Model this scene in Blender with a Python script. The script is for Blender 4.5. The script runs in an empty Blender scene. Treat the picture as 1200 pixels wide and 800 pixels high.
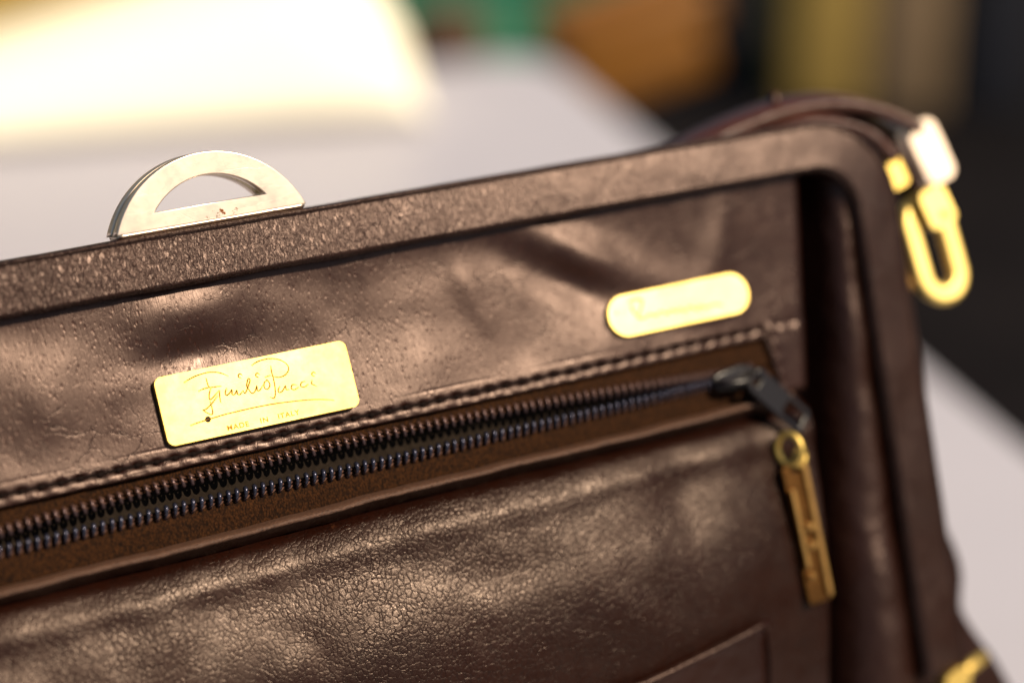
import bpy, bmesh, math, random
from math import sin, cos, pi, radians, sqrt, exp, atan2
from mathutils import Vector, Matrix, noise

random.seed(7)
S = bpy.context.scene
col = S.collection

# ------------------------------------------------------------------ camera, light, exposure
O = Vector((0.0, 0.0, 0.183))                 # middle of the name plate, metres above the table top
YAW, LEAN, PITCH = radians(27.5), radians(20.7), radians(23.7)
cam = bpy.data.cameras.new('camera'); camo = bpy.data.objects.new('camera', cam); col.objects.link(camo)
cam.lens = 80; cam.sensor_width = 36; cam.clip_start = 0.02; cam.clip_end = 200
camo.location = O + Vector((0.04995, -0.40388, 0.18456))
camo.rotation_euler = (pi/2 - PITCH, 0, 0)
cam.dof.use_dof = True; cam.dof.focus_distance = 0.4385; cam.dof.aperture_fstop = 4.4; cam.dof.aperture_blades = 0
S.camera = camo

SUN_DIR = Vector((0.63, -0.33, 0.74)).normalized()      # towards the sun
sun_el = math.asin(SUN_DIR.z); sun_az = atan2(SUN_DIR.x, SUN_DIR.y)
w = bpy.data.worlds.new('World'); S.world = w; w.use_nodes = True
nt = w.node_tree; bg = nt.nodes['Background']
sky = nt.nodes.new('ShaderNodeTexSky'); sky.sky_type = 'NISHITA'; sky.sun_disc = False
sky.sun_elevation = sun_el; sky.sun_rotation = sun_az; sky.dust_density = 1.5
nt.links.new(sky.outputs[0], bg.inputs[0]); bg.inputs[1].default_value = 0.05
sl = bpy.data.lights.new('sun', 'SUN'); sl.energy = 5.0; sl.angle = radians(0.55); sl.color = (1, 0.83, 0.61)
so = bpy.data.objects.new('sun', sl); col.objects.link(so)
so.rotation_euler = SUN_DIR.to_track_quat('Z', 'Y').to_euler(); so.location = (1, -1, 2)
S.view_settings.view_transform = 'Standard'; S.view_settings.look = 'None'
S.view_settings.exposure = 0.42; S.view_settings.gamma = 1
try: S.view_settings.use_curve_mapping = False
except Exception: pass
S.render.engine = 'CYCLES'
S.cycles.use_denoising = True
try: S.cycles.denoising_prefilter = 'ACCURATE'
except Exception: pass
S.cycles.max_bounces = 6

# ------------------------------------------------------------------ materials
class NT:
    def __init__(s, name):
        s.m = bpy.data.materials.new(name); s.m.use_nodes = True; s.t = s.m.node_tree
        s.b = s.t.nodes['Principled BSDF']
        s.co = s.t.nodes.new('ShaderNodeTexCoord').outputs['Object']
        s.mm = s.vec('MULTIPLY', s.co, (1000, 1000, 1000))          # object space in millimetres
    def set(s, **k):
        for a, v in k.items():
            i = s.b.inputs[a.replace('_', ' ')]
            if hasattr(v, 'is_output'): s.t.links.new(v, i)
            elif isinstance(v, tuple) and len(v) == 3: i.default_value = (*v, 1)
            else: i.default_value = v
    def put(s, i, v):
        if hasattr(v, 'is_output'): s.t.links.new(v, i)
        else: i.default_value = v
    def vec(s, op, a, b):
        n = s.t.nodes.new('ShaderNodeVectorMath'); n.operation = op
        s.put(n.inputs[0], a); s.put(n.inputs[1], b); return n.outputs[0]
    def math(s, op, a, b=0.0, clamp=False):
        n = s.t.nodes.new('ShaderNodeMath'); n.operation = op; n.use_clamp = clamp
        s.put(n.inputs[0], a); s.put(n.inputs[1], b); return n.outputs[0]
    def noise(s, scale, v=None, detail=3, rough=0.55, out=0, stretch=None, dist=0):
        v = s.mm if v is None else v
        if stretch: v = s.vec('MULTIPLY', v, stretch)
        n = s.t.nodes.new('ShaderNodeTexNoise'); s.t.links.new(v, n.inputs['Vector'])
        n.inputs['Scale'].default_value = scale; n.inputs['Detail'].default_value = detail
        n.inputs['Roughness'].default_value = rough; n.inputs['Distortion'].default_value = dist
        return n.outputs[out]
    def voro(s, scale, v=None, feature='DISTANCE_TO_EDGE', rnd=1.0, stretch=None):
        v = s.mm if v is None else v
        if stretch: v = s.vec('MULTIPLY', v, stretch)
        n = s.t.nodes.new('ShaderNodeTexVoronoi'); n.feature = feature; s.t.links.new(v, n.inputs['Vector'])
        n.inputs['Scale'].default_value = scale; n.inputs['Randomness'].default_value = rnd
        return n.outputs[0]
    def ramp(s, f, *stops):
        n = s.t.nodes.new('ShaderNodeValToRGB'); s.put(n.inputs[0], f)
        e = n.color_ramp.elements
        while len(e) < len(stops): e.new(0.5)
        for k, (p, c) in enumerate(stops):
            e[k].position = p; e[k].color = (c, c, c, 1) if not isinstance(c, tuple) else (*c, 1)
        return n.outputs[0]
    def warp(s, amp, scale, detail=2):
        n = s.noise(scale, detail=detail, out=1)
        n = s.vec('SUBTRACT', n, (0.5, 0.5, 0.5))
        return s.vec('ADD', s.mm, s.vec('MULTIPLY', n, (amp, amp, amp)))
    def mix(s, f, a, b, mode='MIX'):
        n = s.t.nodes.new('ShaderNodeMix'); n.data_type = 'RGBA'; n.blend_type = mode
        s.put(n.inputs[0], f)
        for i, v in ((6, a), (7, b)):
            if isinstance(v, tuple): v = (*v, 1)
            s.put(n.inputs[i], v)
        return n.outputs[2]
    def bump(s, h, dist, normal=None, strength=1.0):
        n = s.t.nodes.new('ShaderNodeBump'); n.inputs['Strength'].default_value = strength
        n.inputs['Distance'].default_value = dist
        s.put(n.inputs['Height'], h)
        if normal is not None: s.t.links.new(normal, n.inputs['Normal'])
        return n.outputs[0]

BROWN = (0.0125, 0.0030, 0.0015); DARK = (0.003, 0.0011, 0.0008); RED = (0.028, 0.008, 0.0045)

def leather(name, kind):
    n = NT(name)
    big = n.noise(0.05, detail=4)
    base = n.mix(n.ramp(big, (0.35, 0.0), (0.7, 1.0)), BROWN, tuple(c*0.72 for c in BROWN))
    if kind == 'pebble':
        wv = n.warp(0.75, 0.9, 2)
        e = n.voro(0.86, wv, stretch=(1.1, 0.86, 1))
        e2 = n.voro(1.5, n.warp(0.6, 1.5, 2))
        h1 = n.ramp(e, (0.0, 0.0), (0.07, 0.55), (0.26, 1.0))
        gap = n.ramp(n.noise(0.55, detail=2), (0.50, 0.0), (0.64, 0.75))
        h1 = n.math('MAXIMUM', h1, gap)
        h2 = n.ramp(e2, (0.0, 0.0), (0.10, 0.8), (0.28, 1.0))
        patch = n.ramp(n.noise(0.035, detail=3), (0.3, 0.35), (0.65, 1.0))
        h = n.math('ADD', n.math('MULTIPLY', h1, 0.82), n.math('MULTIPLY', h2, 0.18))
        h = n.math('MULTIPLY', h, patch)
        fine = n.noise(3.5, detail=3)
        h = n.math('ADD', h, n.math('MULTIPLY', fine, 0.10))
        nm = n.bump(n.noise(0.040, detail=1.5), 0.0022)
        nm = n.bump(h, 0.000085, nm)
        groove = n.ramp(h1, (0.0, 1.0), (0.6, 0.0))
        base = n.mix(n.math('MULTIPLY', groove, 0.75), base, DARK)
        # orange-brown rubs where the finish has worn through
        rub = n.ramp(n.noise(0.09, detail=6, rough=0.7), (0.69, 0.0), (0.75, 1.0))
        base = n.mix(n.math('MULTIPLY', rub, 0.5), base, (0.13, 0.045, 0.018))
        r0, r1 = 0.27, 0.42
    elif kind == 'pores':                                        # smooth hide: fine upright pores and creases
        wv = n.warp(0.5, 1.2, 3)
        e = n.voro(1.0, wv, 'F1', stretch=(1.25, 0.55, 1))
        patch = n.ramp(n.noise(0.045, detail=3), (0.34, 0.30), (0.62, 1.0))
        pitm = n.math('MULTIPLY', n.ramp(e, (0.10, 1.0), (0.34, 0.0)), patch)
        h1 = n.math('SUBTRACT', 1.0, pitm)
        streak = n.noise(1.3, detail=4, stretch=(2.4, 0.25, 1))
        lines = n.ramp(n.voro(0.8, n.warp(1.2, 0.6, 3), stretch=(1.3, 0.5, 1)), (0.0, 0.0), (0.06, 1.0))
        h1 = n.math('ADD', n.math('MULTIPLY', h1, 0.85), n.math('MULTIPLY', lines, 0.15))
        crk = n.voro(0.16, n.warp(4.5, 0.28, 4), stretch=(0.8, 1.4, 1))
        c1 = n.ramp(crk, (0.0, 0.0), (0.030, 1.0))
        cm = n.ramp(n.noise(0.04, detail=2, stretch=(1, 1.6, 1)), (0.40, 1.0), (0.48, 0.0))
        c1 = n.math('MAXIMUM', c1, n.math('SUBTRACT', 1.0, cm))
        h = n.math('ADD', n.math('MULTIPLY', h1, 0.55), n.math('MULTIPLY', streak, 0.45))
        h = n.math('ADD', h, n.math('MULTIPLY', c1, 0.35))
        h = n.math('ADD', h, n.math('MULTIPLY', n.noise(5, detail=2), 0.05))
        nm = n.bump(n.noise(0.045, detail=1.2, stretch=(1, 0.9, 1)), 0.0013)
        nm = n.bump(h, 0.00009, nm)
        pit = pitm
        base = n.mix(n.math('MULTIPLY', pit, 0.7), base, RED)
        base = n.mix(n.math('MULTIPLY', n.math('SUBTRACT', 1.0, c1), 0.85), base, DARK)
        r0, r1 = 0.27, 0.40
    elif kind == 'frame':                                        # coarse pitted grain on the rim
        wv = n.warp(0.9, 1.0, 3)
        e = n.voro(1.0, wv, 'SMOOTH_F1', stretch=(1.5, 0.6, 1))
        h1 = n.ramp(e, (0.12, 1.0), (0.62, 0.0))
        fade = n.math('MULTIPLY', n.math('ADD', n.co if False else n.math('MULTIPLY', n.sepx(), -1.0), 75.0), 1/120.0, True)
        fade = n.math('ADD', n.math('MULTIPLY', fade, 0.75), 0.30)
        rid = n.noise(1.1, wv, detail=3, stretch=(1.6, 0.5, 1))
        h = n.math('ADD', n.math('MULTIPLY', h1, 0.6), n.math('MULTIPLY', n.ramp(rid, (0.36, 0.0), (0.60, 1.0)), 0.75))
        h = n.math('MULTIPLY', h, fade)
        h = n.math('ADD', h, n.math('MULTIPLY', n.noise(4, detail=3), 0.2))
        nm = n.bump(n.noise(0.06, detail=1.5), 0.0010)
        nm = n.bump(h, 0.00022, nm)
        low = n.ramp(rid, (0.30, 1.0), (0.48, 0.0))
        base = n.mix(n.math('MULTIPLY', low, 0.9), base, DARK)
        r0, r1 = 0.31, 0.43
    else:                                                        # plain, mostly out of focus
        h = n.noise(1.2, detail=4)
        nm = n.bump(h, 0.00018, n.bump(n.noise(0.1, detail=2), 0.0010))
        r0, r1 = 0.32, 0.44
    rg = n.noise(0.22, detail=5, rough=0.65)
    n.set(Base_Color=base, Roughness=n.ramp(rg, (0.3, r0), (0.7, r1)), Normal=nm, Specular_IOR_Level=0.31 if kind == 'pebble' else (0.40 if kind == 'pores' else 0.56 if kind == 'frame' else 0.55 if kind == 'gusset' else 0.30), Specular_Tint=(1.0, 0.79, 0.69) if kind == 'pebble' else (1.0, 0.74, 0.655))
    return n.m

def _sepx(s):
    n = s.t.nodes.new('ShaderNodeSeparateXYZ'); s.t.links.new(s.mm, n.inputs[0]); return n.outputs[0]
NT.sepx = _sepx
def _sepy(s):
    n = s.t.nodes.new('ShaderNodeSeparateXYZ'); s.t.links.new(s.mm, n.inputs[0]); return n.outputs[1]
NT.sepy = _sepy

M = {}
M['pebble'] = leather('pebbled_leather', 'pebble')
M['pores'] = leather('smooth_leather', 'pores')
M['frame'] = leather('rim_leather', 'frame')
M['plain'] = leather('plain_leather', 'plain')

def simple(name, colr, rough, metal=0.0, bump=None, spec=0.5, var=0.0, vscale=0.4):
    n = NT(name)
    c = colr
    if var:
        c = n.mix(n.ramp(n.noise(vscale, detail=5), (0.3, 0.0), (0.7, 1.0)), colr, tuple(x*(1-var) for x in colr))
    n.set(Base_Color=c, Roughness=rough, Metallic=metal, Specular_IOR_Level=spec)
    if bump: n.set(Normal=n.bump(n.noise(bump[0], detail=4), bump[1]))
    return n.m

def metal(name, colr, r0, r1, micro=0.000012, stain=None, brush=None):
    n = NT(name)
    c = n.mix(n.ramp(n.noise(0.25, detail=5), (0.35, 0.0), (0.7, 1.0)), colr, tuple(x*0.88 for x in colr))
    rg = n.math('ADD', n.math('MULTIPLY', n.ramp(n.noise(0.09, detail=4, rough=0.6), (0.3, r0), (0.7, r1)), 0.6), n.math('MULTIPLY', n.ramp(n.noise(0.6, detail=6, rough=0.7), (0.3, r0), (0.7, r1)), 0.4))
    if stain:
        c = stain(n, c)
    h = n.noise(6, detail=3) if brush is None else n.noise(3, detail=4, stretch=brush)
    scr = n.ramp(n.voro(0.10, n.warp(3, 0.1, 2), stretch=(0.5, 2.4, 1)), (0.0, 0.0), (0.012, 1.0))
    h = n.math('ADD', h, n.math('MULTIPLY', scr, 0.35))
    n.set(Base_Color=c, Roughness=rg, Metallic=1.0, Normal=n.bump(h, micro))
    return n.m

def rust(n, c):
    x, y = n.sepx(), n.sepy()
    # rust freckles gathered along the lower bar, right of its middle
    band = n.math('SUBTRACT', 1.0, n.math('MULTIPLY', n.math('ABSOLUTE', n.math('SUBTRACT', y, 32.4)), 0.55), True)
    band2 = n.math('SUBTRACT', 1.0, n.math('MULTIPLY', n.math('ABSOLUTE', n.math('SUBTRACT', x, -1.5)), 0.105), True)
    s = n.math('ADD', n.noise(0.75, detail=6, rough=0.75), n.math('MULTIPLY', n.math('MULTIPLY', band, band2), 0.24))
    f = n.ramp(s, (0.735, 0.0), (0.76, 1.0))
    return n.mix(f, c, (0.22, 0.07, 0.02))
M['ring'] = metal('worn_pale_gold_plating', (0.86, 0.70, 0.55), 0.27, 0.42, stain=rust)
M['ring_mid'] = metal('worn_brass', (0.80, 0.66, 0.30), 0.22, 0.34)
M['gold'] = metal('gold_plating', (0.74, 0.53, 0.155), 0.42, 0.60)
M['gold_bright'] = metal('bright_gold_plating', (0.80, 0.60, 0.20), 0.42, 0.58)
M['bronze'] = metal('aged_bronze', (0.46, 0.26, 0.085), 0.28, 0.45, micro=0.00004)
M['engrave'] = simple('engraved_line', (0.16, 0.075, 0.012), 0.5, 1.0)
M['engrave_soft'] = simple('shallow_engraved_line', (0.62, 0.40, 0.09), 0.5, 1.0)
M['gunmetal'] = simple('black_enamelled_metal', (0.007, 0.005, 0.006), 0.30, 0.0, spec=0.4)
M['bronze_dark'] = metal('blackened_bronze', (0.13, 0.060, 0.018), 0.32, 0.5, micro=0.00005)
M['tooth'] = simple('dark_lacquered_coil', (0.075, 0.048, 0.050), 0.30, 0.7, spec=0.5)
M['tooth_sky_tint'] = simple('lacquered_coil_painted_sky', (0.045, 0.046, 0.072), 0.24, 0.75, spec=0.6)  # same coil as the upper row; blue sky reflection painted into its colour
M['thread'] = simple('dark_thread', (0.006, 0.0030, 0.0025), 0.85, spec=0.08)
M['cord'] = simple('brown_sewing_thread', (0.075, 0.030, 0.018), 0.7)
M['lining'] = simple('taupe_lining', (0.022, 0.016, 0.012), 0.9, spec=0.04, bump=(1.2, 0.0003), var=0.4, vscale=1.0)
M['hollow'] = simple('black_inside', (0.006, 0.004, 0.003), 0.9)

def tape():
    n = NT('woven_zip_tape')
    a = n.noise(1.5, detail=5, rough=0.7, stretch=(2.0, 0.7, 1), dist=0.6)
    wv = n.voro(1.9, n.warp(0.7, 1.2, 3), 'F1', rnd=0.85, stretch=(1.3, 0.9, 1))
    h = n.math('ADD', n.math('MULTIPLY', n.ramp(wv, (0.1, 1.0), (0.7, 0.0)), 0.35), n.math('MULTIPLY', a, 0.95))
    c = n.mix(n.ramp(h, (0.42, 0.0), (0.95, 1.0)), (0.007, 0.003, 0.0014), (0.052, 0.019, 0.0055))
    n.set(Base_Color=c, Roughness=0.85, Normal=n.bump(h, 0.0002), Specular_IOR_Level=0.08)
    return n.m
M['tape'] = tape()

def suede_edge():
    n = NT('raw_leather_edge')
    f = n.noise(2.4, detail=6, rough=0.75)
    c = n.mix(n.ramp(f, (0.35, 0.0), (0.65, 1.0)), (0.026, 0.010, 0.0055), (0.13, 0.062, 0.034))
    n.set(Base_Color=c, Roughness=n.ramp(f, (0.3, 0.42), (0.7, 0.62)), Normal=n.bump(f, 0.00028))
    return n.m
M['gusset'] = leather('gusset_leather', 'gusset')
M['edge'] = suede_edge()
M['strap'] = simple('red_brown_strap_leather', (0.060, 0.016, 0.008), 0.42, bump=(0.8, 0.0003), var=0.35, vscale=0.25)

# ------------------------------------------------------------------ mesh helpers (millimetres in, metres out)
K = 0.001
ROOT_LOCAL = Vector((-3.5, -174.0, -55.0))
def link(name, mesh, parent=None, loc=None, mat=None, smooth=True):
    o = bpy.data.objects.new(name, mesh); col.objects.link(o)
    if mat is not None: mesh.materials.append(mat)
    if smooth and not mesh.get('shaded'):
        for p in mesh.polygons: p.use_smooth = True
    if parent: o.parent = parent
    if loc is not None: o.location = loc
    return o
def part(name, mesh, mat, parent, smooth=True):
    """part of the bag: shares the bag's own coordinate frame"""
    loc = -ROOT_LOCAL*K if parent is BAG else None
    return link(name, mesh, parent, loc, mat, smooth)
def from_py(name, V, F):
    m = bpy.data.meshes.new(name); m.from_pydata([tuple(c*K for c in v) for v in V], [], F); m.update(); return m
def grid(name, fn, nu, nv):
    V = [fn(i/(nu-1), j/(nv-1)) for j in range(nv) for i in range(nu)]
    F = [(j*nu+i, j*nu+i+1, (j+1)*nu+i+1, (j+1)*nu+i) for j in range(nv-1) for i in range(nu-1)]
    return from_py(name, V, F)
def sweep(name, rings, closed_ring=True, caps=True, closed_path=False):
    n = len(rings[0]); V = [p for r in rings for p in r]; F = []
    m = len(rings)
    for a in range(m if closed_path else m-1):
        b = (a+1) % m
        for k in range(n if closed_ring else n-1):
            k2 = (k+1) % n
            F.append((a*n+k, a*n+k2, b*n+k2, b*n+k))
    if caps and not closed_path and closed_ring:
        F.append(tuple(range(n))[::-1]); F.append(tuple((m-1)*n+k for k in range(n)))
    return from_py(name, V, F)
def smooth_path(P, n=8):
    """Catmull-Rom through P"""
    P = [Vector(p) for p in P]; out = []
    for i in range(len(P)-1):
        p0 = P[max(i-1, 0)]; p1 = P[i]; p2 = P[i+1]; p3 = P[min(i+2, len(P)-1)]
        for k in range(n):
            t = k/n
            out.append(0.5*((2*p1) + (p2-p0)*t + (2*p0-5*p1+4*p2-p3)*t*t + (3*p1-p0-3*p2+p3)*t**3))
    out.append(P[-1]); return out
def tube_data(P, r, seg=8, closed=False):
    P = [Vector(p) for p in P]; n = len(P); rings = []
    ref = Vector((0.13, 0.21, 0.97))
    for i, p in enumerate(P):
        a = P[(i-1) % n] if closed or i > 0 else p
        b = P[(i+1) % n] if closed or i < n-1 else p
        t = (b-a).normalized()
        x = t.cross(ref); 
        if x.length < 1e-4: x = t.cross(Vector((1, 0, 0)))
        x.normalize(); y = t.cross(x)
        ri = r[i] if isinstance(r, (list, tuple)) else r
        rings.append([p + (x*cos(2*pi*k/seg) + y*sin(2*pi*k/seg))*ri for k in range(seg)])
    return rings
def tube(name, P, r, seg=8, closed=False):
    return sweep(name, tube_data(P, r, seg, closed), closed_path=closed)
def join_meshes(name, meshes):
    bm = bmesh.new()
    for m in meshes:
        bm.from_mesh(m); bpy.data.meshes.remove(m)
    o = bpy.data.meshes.new(name); bm.to_mesh(o); bm.free(); return o
def rrect(cx, cy, hx, hy, r, n=8, rot=0.0):
    pts = []
    for q, (sx, sy) in enumerate(((1, 1), (-1, 1), (-1, -1), (1, -1))):
        for k in range(n+1):
            a = q*pi/2 + k/n*pi/2
            x, y = sx*(hx-r) + r*cos(a), sy*(hy-r) + r*sin(a)
            pts.append((cx + x*cos(rot) - y*sin(rot), cy + x*sin(rot) + y*cos(rot)))
    return pts
def plate_mesh(name, outline, z0, z1, bevel=0.25, pos=lambda u, v, h: (u, v, h), holes=(), bseg=3):
    """a solid slab of the outline (with holes) between heights z0 and z1, top edges rounded"""
    bm = bmesh.new()
    def ring(pts):
        vs = [bm.verts.new((x, y, z1)) for x, y in pts]
        return [bm.edges.new((vs[i], vs[(i+1) % len(vs)])) for i in range(len(vs))]
    es = ring(outline)
    for h in holes: es += ring(h)
    bmesh.ops.triangle_fill(bm, edges=es, use_beauty=True, use_dissolve=False)
    for f in bm.faces:
        if f.normal.z < 0: f.normal_flip()
    ext = bmesh.ops.extrude_face_region(bm, geom=bm.faces[:])
    nv = [g for g in ext['geom'] if isinstance(g, bmesh.types.BMVert)]
    newf = set(g for g in ext['geom'] if isinstance(g, bmesh.types.BMFace))
    for v in nv: v.co.z = z0
    bmesh.ops.recalc_face_normals(bm, faces=bm.faces[:])
    if bevel:
        be = []
        for e in bm.edges:
            if len(e.link_faces) == 2 and all(abs(v.co.z - z1) < 1e-6 for v in e.verts):
                if abs(e.link_faces[0].normal.z - e.link_faces[1].normal.z) > 0.5: be.append(e)
            elif len(e.link_faces) == 2 and all(abs(v.co.z - z0) < 1e-6 for v in e.verts):
                if abs(e.link_faces[0].normal.z - e.link_faces[1].normal.z) > 0.5: be.append(e)
        bmesh.ops.bevel(bm, geom=be, offset=bevel, segments=bseg, profile=0.5, affect='EDGES', clamp_overlap=True)
    bm.normal_update()
    for f in bm.faces: f.smooth = abs(f.normal.z) < 0.999
    for v in bm.verts:
        v.co = Vector(pos(v.co.x, v.co.y, v.co.z))*K
    m = bpy.data.meshes.new(name); bm.to_mesh(m); bm.free(); m['shaded'] = 1
    return m
def sharp_smooth(o, ang=35):
    return o
def tag(o, label=None, cat=None, group=None, kind=None):
    if label: o['label'] = label
    if cat: o['category'] = cat
    if group: o['group'] = group
    if kind: o['kind'] = kind
    return o
def interp(x, pts):
    if x <= pts[0][0]: return pts[0][1]
    for (a, fa), (b, fb) in zip(pts, pts[1:]):
        if x <= b: return fa + (fb-fa)*(x-a)/(b-a)
    return pts[-1][1]
def sinterp(x, pts):
    """monotone-ish smooth interpolation (cubic with finite-difference slopes)"""
    n = len(pts)
    if x <= pts[0][0]: return pts[0][1]
    if x >= pts[-1][0]: return pts[-1][1]
    for i in range(n-1):
        if x <= pts[i+1][0]: break
    def sl(k):
        a = max(k-1, 0); b = min(k+1, n-1)
        return (pts[b][1]-pts[a][1])/(pts[b][0]-pts[a][0])
    x0, y0 = pts[i]; x1, y1 = pts[i+1]; h = x1-x0; t = (x-x0)/h
    return (y0*(2*t**3-3*t*t+1) + h*sl(i)*(t**3-2*t*t+t) + y1*(-2*t**3+3*t*t) + h*sl(i+1)*(t**3-t*t))
def fb(u, v, s, seed=0, oct=3):
    return noise.fractal(Vector((u/s, v/s, seed*7.31)), 1.0, 2.0, oct)
def gs(u, v, cu, cv, su, sv): return exp(-((u-cu)/su)**2 - ((v-cv)/sv)**2)

# ------------------------------------------------------------------ ground and tables
def flat(name, pts, z, mat):
    m = bpy.data.meshes.new(name); m.from_pydata([(x, y, z) for x, y in pts], [], [tuple(range(len(pts)))]); m.update()
    return link(name, m, None, None, mat, False)
def asphalt():
    n = NT('dark_ground'); v = n.co
    c = n.mix(n.ramp(n.noise(3, v, detail=6), (0.3, 0.0), (0.7, 1.0)), (0.030, 0.022, 0.018), (0.055, 0.042, 0.032))
    n.set(Base_Color=c, Roughness=0.9, Normal=n.bump(n.noise(120, v, detail=4), 0.004)); return n.m
TZ = -0.74
g = flat('ground', [(-40, -40), (40, -40), (40, 40), (-40, 40)], TZ, asphalt()); tag(g, kind='structure')

E = Vector((-0.3203, 0.9473, 0)).normalized(); R_ = Vector((E.y, -E.x, 0))   # along and across the table edge
def table_pt(a, b): return Vector((0.214, 0.408, 0)) + E*a + R_*b            # a along the right edge, b to the right of it
def slab(name, a0, a1, b0, b1, z1, th, r=0.02, mat=None, parent=None, bev=0.004):
    bm = bmesh.new()
    pts = [table_pt(a, b) for a, b in ((a0, b0), (a0, b1), (a1, b1), (a1, b0))]
    vs = [bm.verts.new((p.x, p.y, z1)) for p in pts]
    f = bm.faces.new(vs)
    if f.normal.z < 0: f.normal_flip()
    ex = bmesh.ops.extrude_face_region(bm, geom=[f])
    for g_ in ex['geom']:
        if isinstance(g_, bmesh.types.BMVert): g_.co.z = z1 - th
    bmesh.ops.recalc_face_normals(bm, faces=bm.faces[:])
    if r: bmesh.ops.bevel(bm, geom=[e for e in bm.edges if abs(e.verts[0].co.z-e.verts[1].co.z) > 1e-5], offset=r, segments=5, profile=0.5, affect='EDGES')
    if bev: bmesh.ops.bevel(bm, geom=[e for e in bm.edges if abs(e.verts[0].co.z-z1) < 1e-6 and abs(e.verts[1].co.z-z1) < 1e-6], offset=bev, segments=2, profile=0.5, affect='EDGES')
    m = bpy.data.meshes.new(name); bm.to_mesh(m); bm.free()
    return link(name, m, parent, None, mat, False)

def tabletop_mat():
    n = NT('grey_white_laminate'); v = n.co
    c = n.mix(n.ramp(n.noise(5, v, detail=5), (0.3, 0.0), (0.7, 1.0)), (0.42, 0.415, 0.48), (0.39, 0.385, 0.445))
    n.set(Base_Color=c, Roughness=n.ramp(n.noise(9, v, detail=5), (0.3, 0.42), (0.7, 0.55)),
          Normal=n.bump(n.noise(400, v, detail=2), 0.0002)); return n.m
def holder(name, loc, label, cat, group=None):
    o = bpy.data.objects.new(name, None); o.empty_display_size = 0.05; col.objects.link(o); o.location = loc
    return tag(o, label, cat, group)
c0 = table_pt(0, -0.5); c0.z = TZ
tb = holder('table', (0, 0, 0), 'pale grey table under the brown leather bag and the cream clutch', 'table')
M['table'] = tabletop_mat()
slab('tabletop', -0.85, 0.455, -0.95, 0.0, 0.0, 0.028, 0.03, M['table'], tb)
leg_mat = simple('grey_steel', (0.2, 0.2, 0.2), 0.4, 0.9)
for a, b in ((-0.78, -0.07), (-0.78, -0.88), (0.30, -0.07), (0.30, -0.88)):
    slab('leg', a-0.016, a+0.016, b-0.016, b+0.016, -0.0285, -TZ-0.0285, 0.004, leg_mat, tb, 0)

def cloth(name, c1, c2, rough=0.95):
    n = NT(name); v = n.co
    c = n.mix(n.ramp(n.noise(6, v, detail=5), (0.3, 0.0), (0.7, 1.0)), c1, c2)
    n.set(Base_Color=c, Roughness=rough, Normal=n.bump(n.noise(9, v, detail=4), 0.02), Specular_IOR_Level=0.06); return n.m
black = cloth('black_cloth', (0.0045, 0.004, 0.005), (0.009, 0.0075, 0.0085))
def stall(name, a0, a1, b0, b1, z1, mat, label):
    """a trestle table hidden under a draped cloth with soft hanging folds"""
    t = holder(name, (0, 0, 0), label, 'table')
    loop = []
    for (p, q) in (((a0, b0), (a0, b1)), ((a0, b1), (a1, b1)), ((a1, b1), (a1, b0)), ((a1, b0), (a0, b0))):
        L_ = max(abs(p[0]-q[0]), abs(p[1]-q[1])); n_ = max(4, int(L_/0.03))
        for k in range(n_): loop.append((p[0]+(q[0]-p[0])*k/n_, p[1]+(q[1]-p[1])*k/n_))
    ca, cb = (a0+a1)/2, (b0+b1)/2; V = []; F = []
    lev = [(0.0, 0.0), (0.012, 0.004), (0.03, 0.012), (0.25, 0.03), (0.5, 0.05), (z1-TZ-0.01, 0.06)]
    n_ = len(loop)
    for d, out in lev:
        for k, (a, b) in enumerate(loop):
            wob = (0.5+0.5*sin(k*1.1+1.3*sin(k*0.37)))*out*0.8
            da, db = a-ca, b-cb
            ea = (1 if da > 0 else -1)*wob if abs(abs(da)-(a1-a0)/2) < 1e-4 else 0
            eb = (1 if db > 0 else -1)*wob if abs(abs(db)-(b1-b0)/2) < 1e-4 else 0
            p = table_pt(a+ea, b+eb); V.append((p.x, p.y, z1-d))
    for l in range(len(lev)-1):
        for k in range(n_):
            F.append((l*n_+k, l*n_+(k+1) % n_, (l+1)*n_+(k+1) % n_, (l+1)*n_+k))
    F.append(tuple(range(n_)))
    m = bpy.data.meshes.new('cloth'); m.from_pydata(V, [], F); m.update()
    link('cloth', m, t, None, mat, True).data.set_sharp_from_angle(angle=radians(50))
    return t
ZB = -0.17
stall('draped_table', -0.6, 1.7, 0.10, 1.10, ZB, black, 'table under a black cloth along the right side of the pale table')
stall('draped_table', 0.56, 1.6, -1.6, 0.02, -0.09, cloth('dark_brown_cloth', (0.028, 0.017, 0.012), (0.04, 0.026, 0.017)), 'table under a dark brown cloth beyond the far end of the pale table')

# ------------------------------------------------------------------ things on the tables behind
def soft_box(name, center, hx, hy, hz, r, mat, rotz=0.0, tilt=0.0, seg=5, top_slope=0.0, parent=None):
    bm = bmesh.new(); bmesh.ops.create_cube(bm, size=2)
    for v in bm.verts: v.co = Vector((v.co.x*hx, v.co.y*hy, v.co.z*hz))
    bmesh.ops.bevel(bm, geom=bm.edges[:], offset=r, segments=seg, profile=0.5, affect='EDGES')
    for v in bm.verts:
        if top_slope and v.co.z > -hz*0.3: v.co.z += top_slope*v.co.x*(v.co.z+hz)/(2*hz)
        v.co = Matrix.Rotation(tilt, 3, 'Y') @ v.co
    lo = min(v.co.z for v in bm.verts)
    for v in bm.verts: v.co.z -= lo
    m = bpy.data.meshes.new(name); bm.to_mesh(m); bm.free()
    o = link(name, m, parent, center, mat); o.rotation_euler = (0, 0, rotz)
    return o
TR = atan2(R_.y, R_.x)
cream = simple('cream_leather', (0.95, 0.91, 0.74), 0.55, spec=0.4, bump=(0.3, 0.0008))
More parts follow.
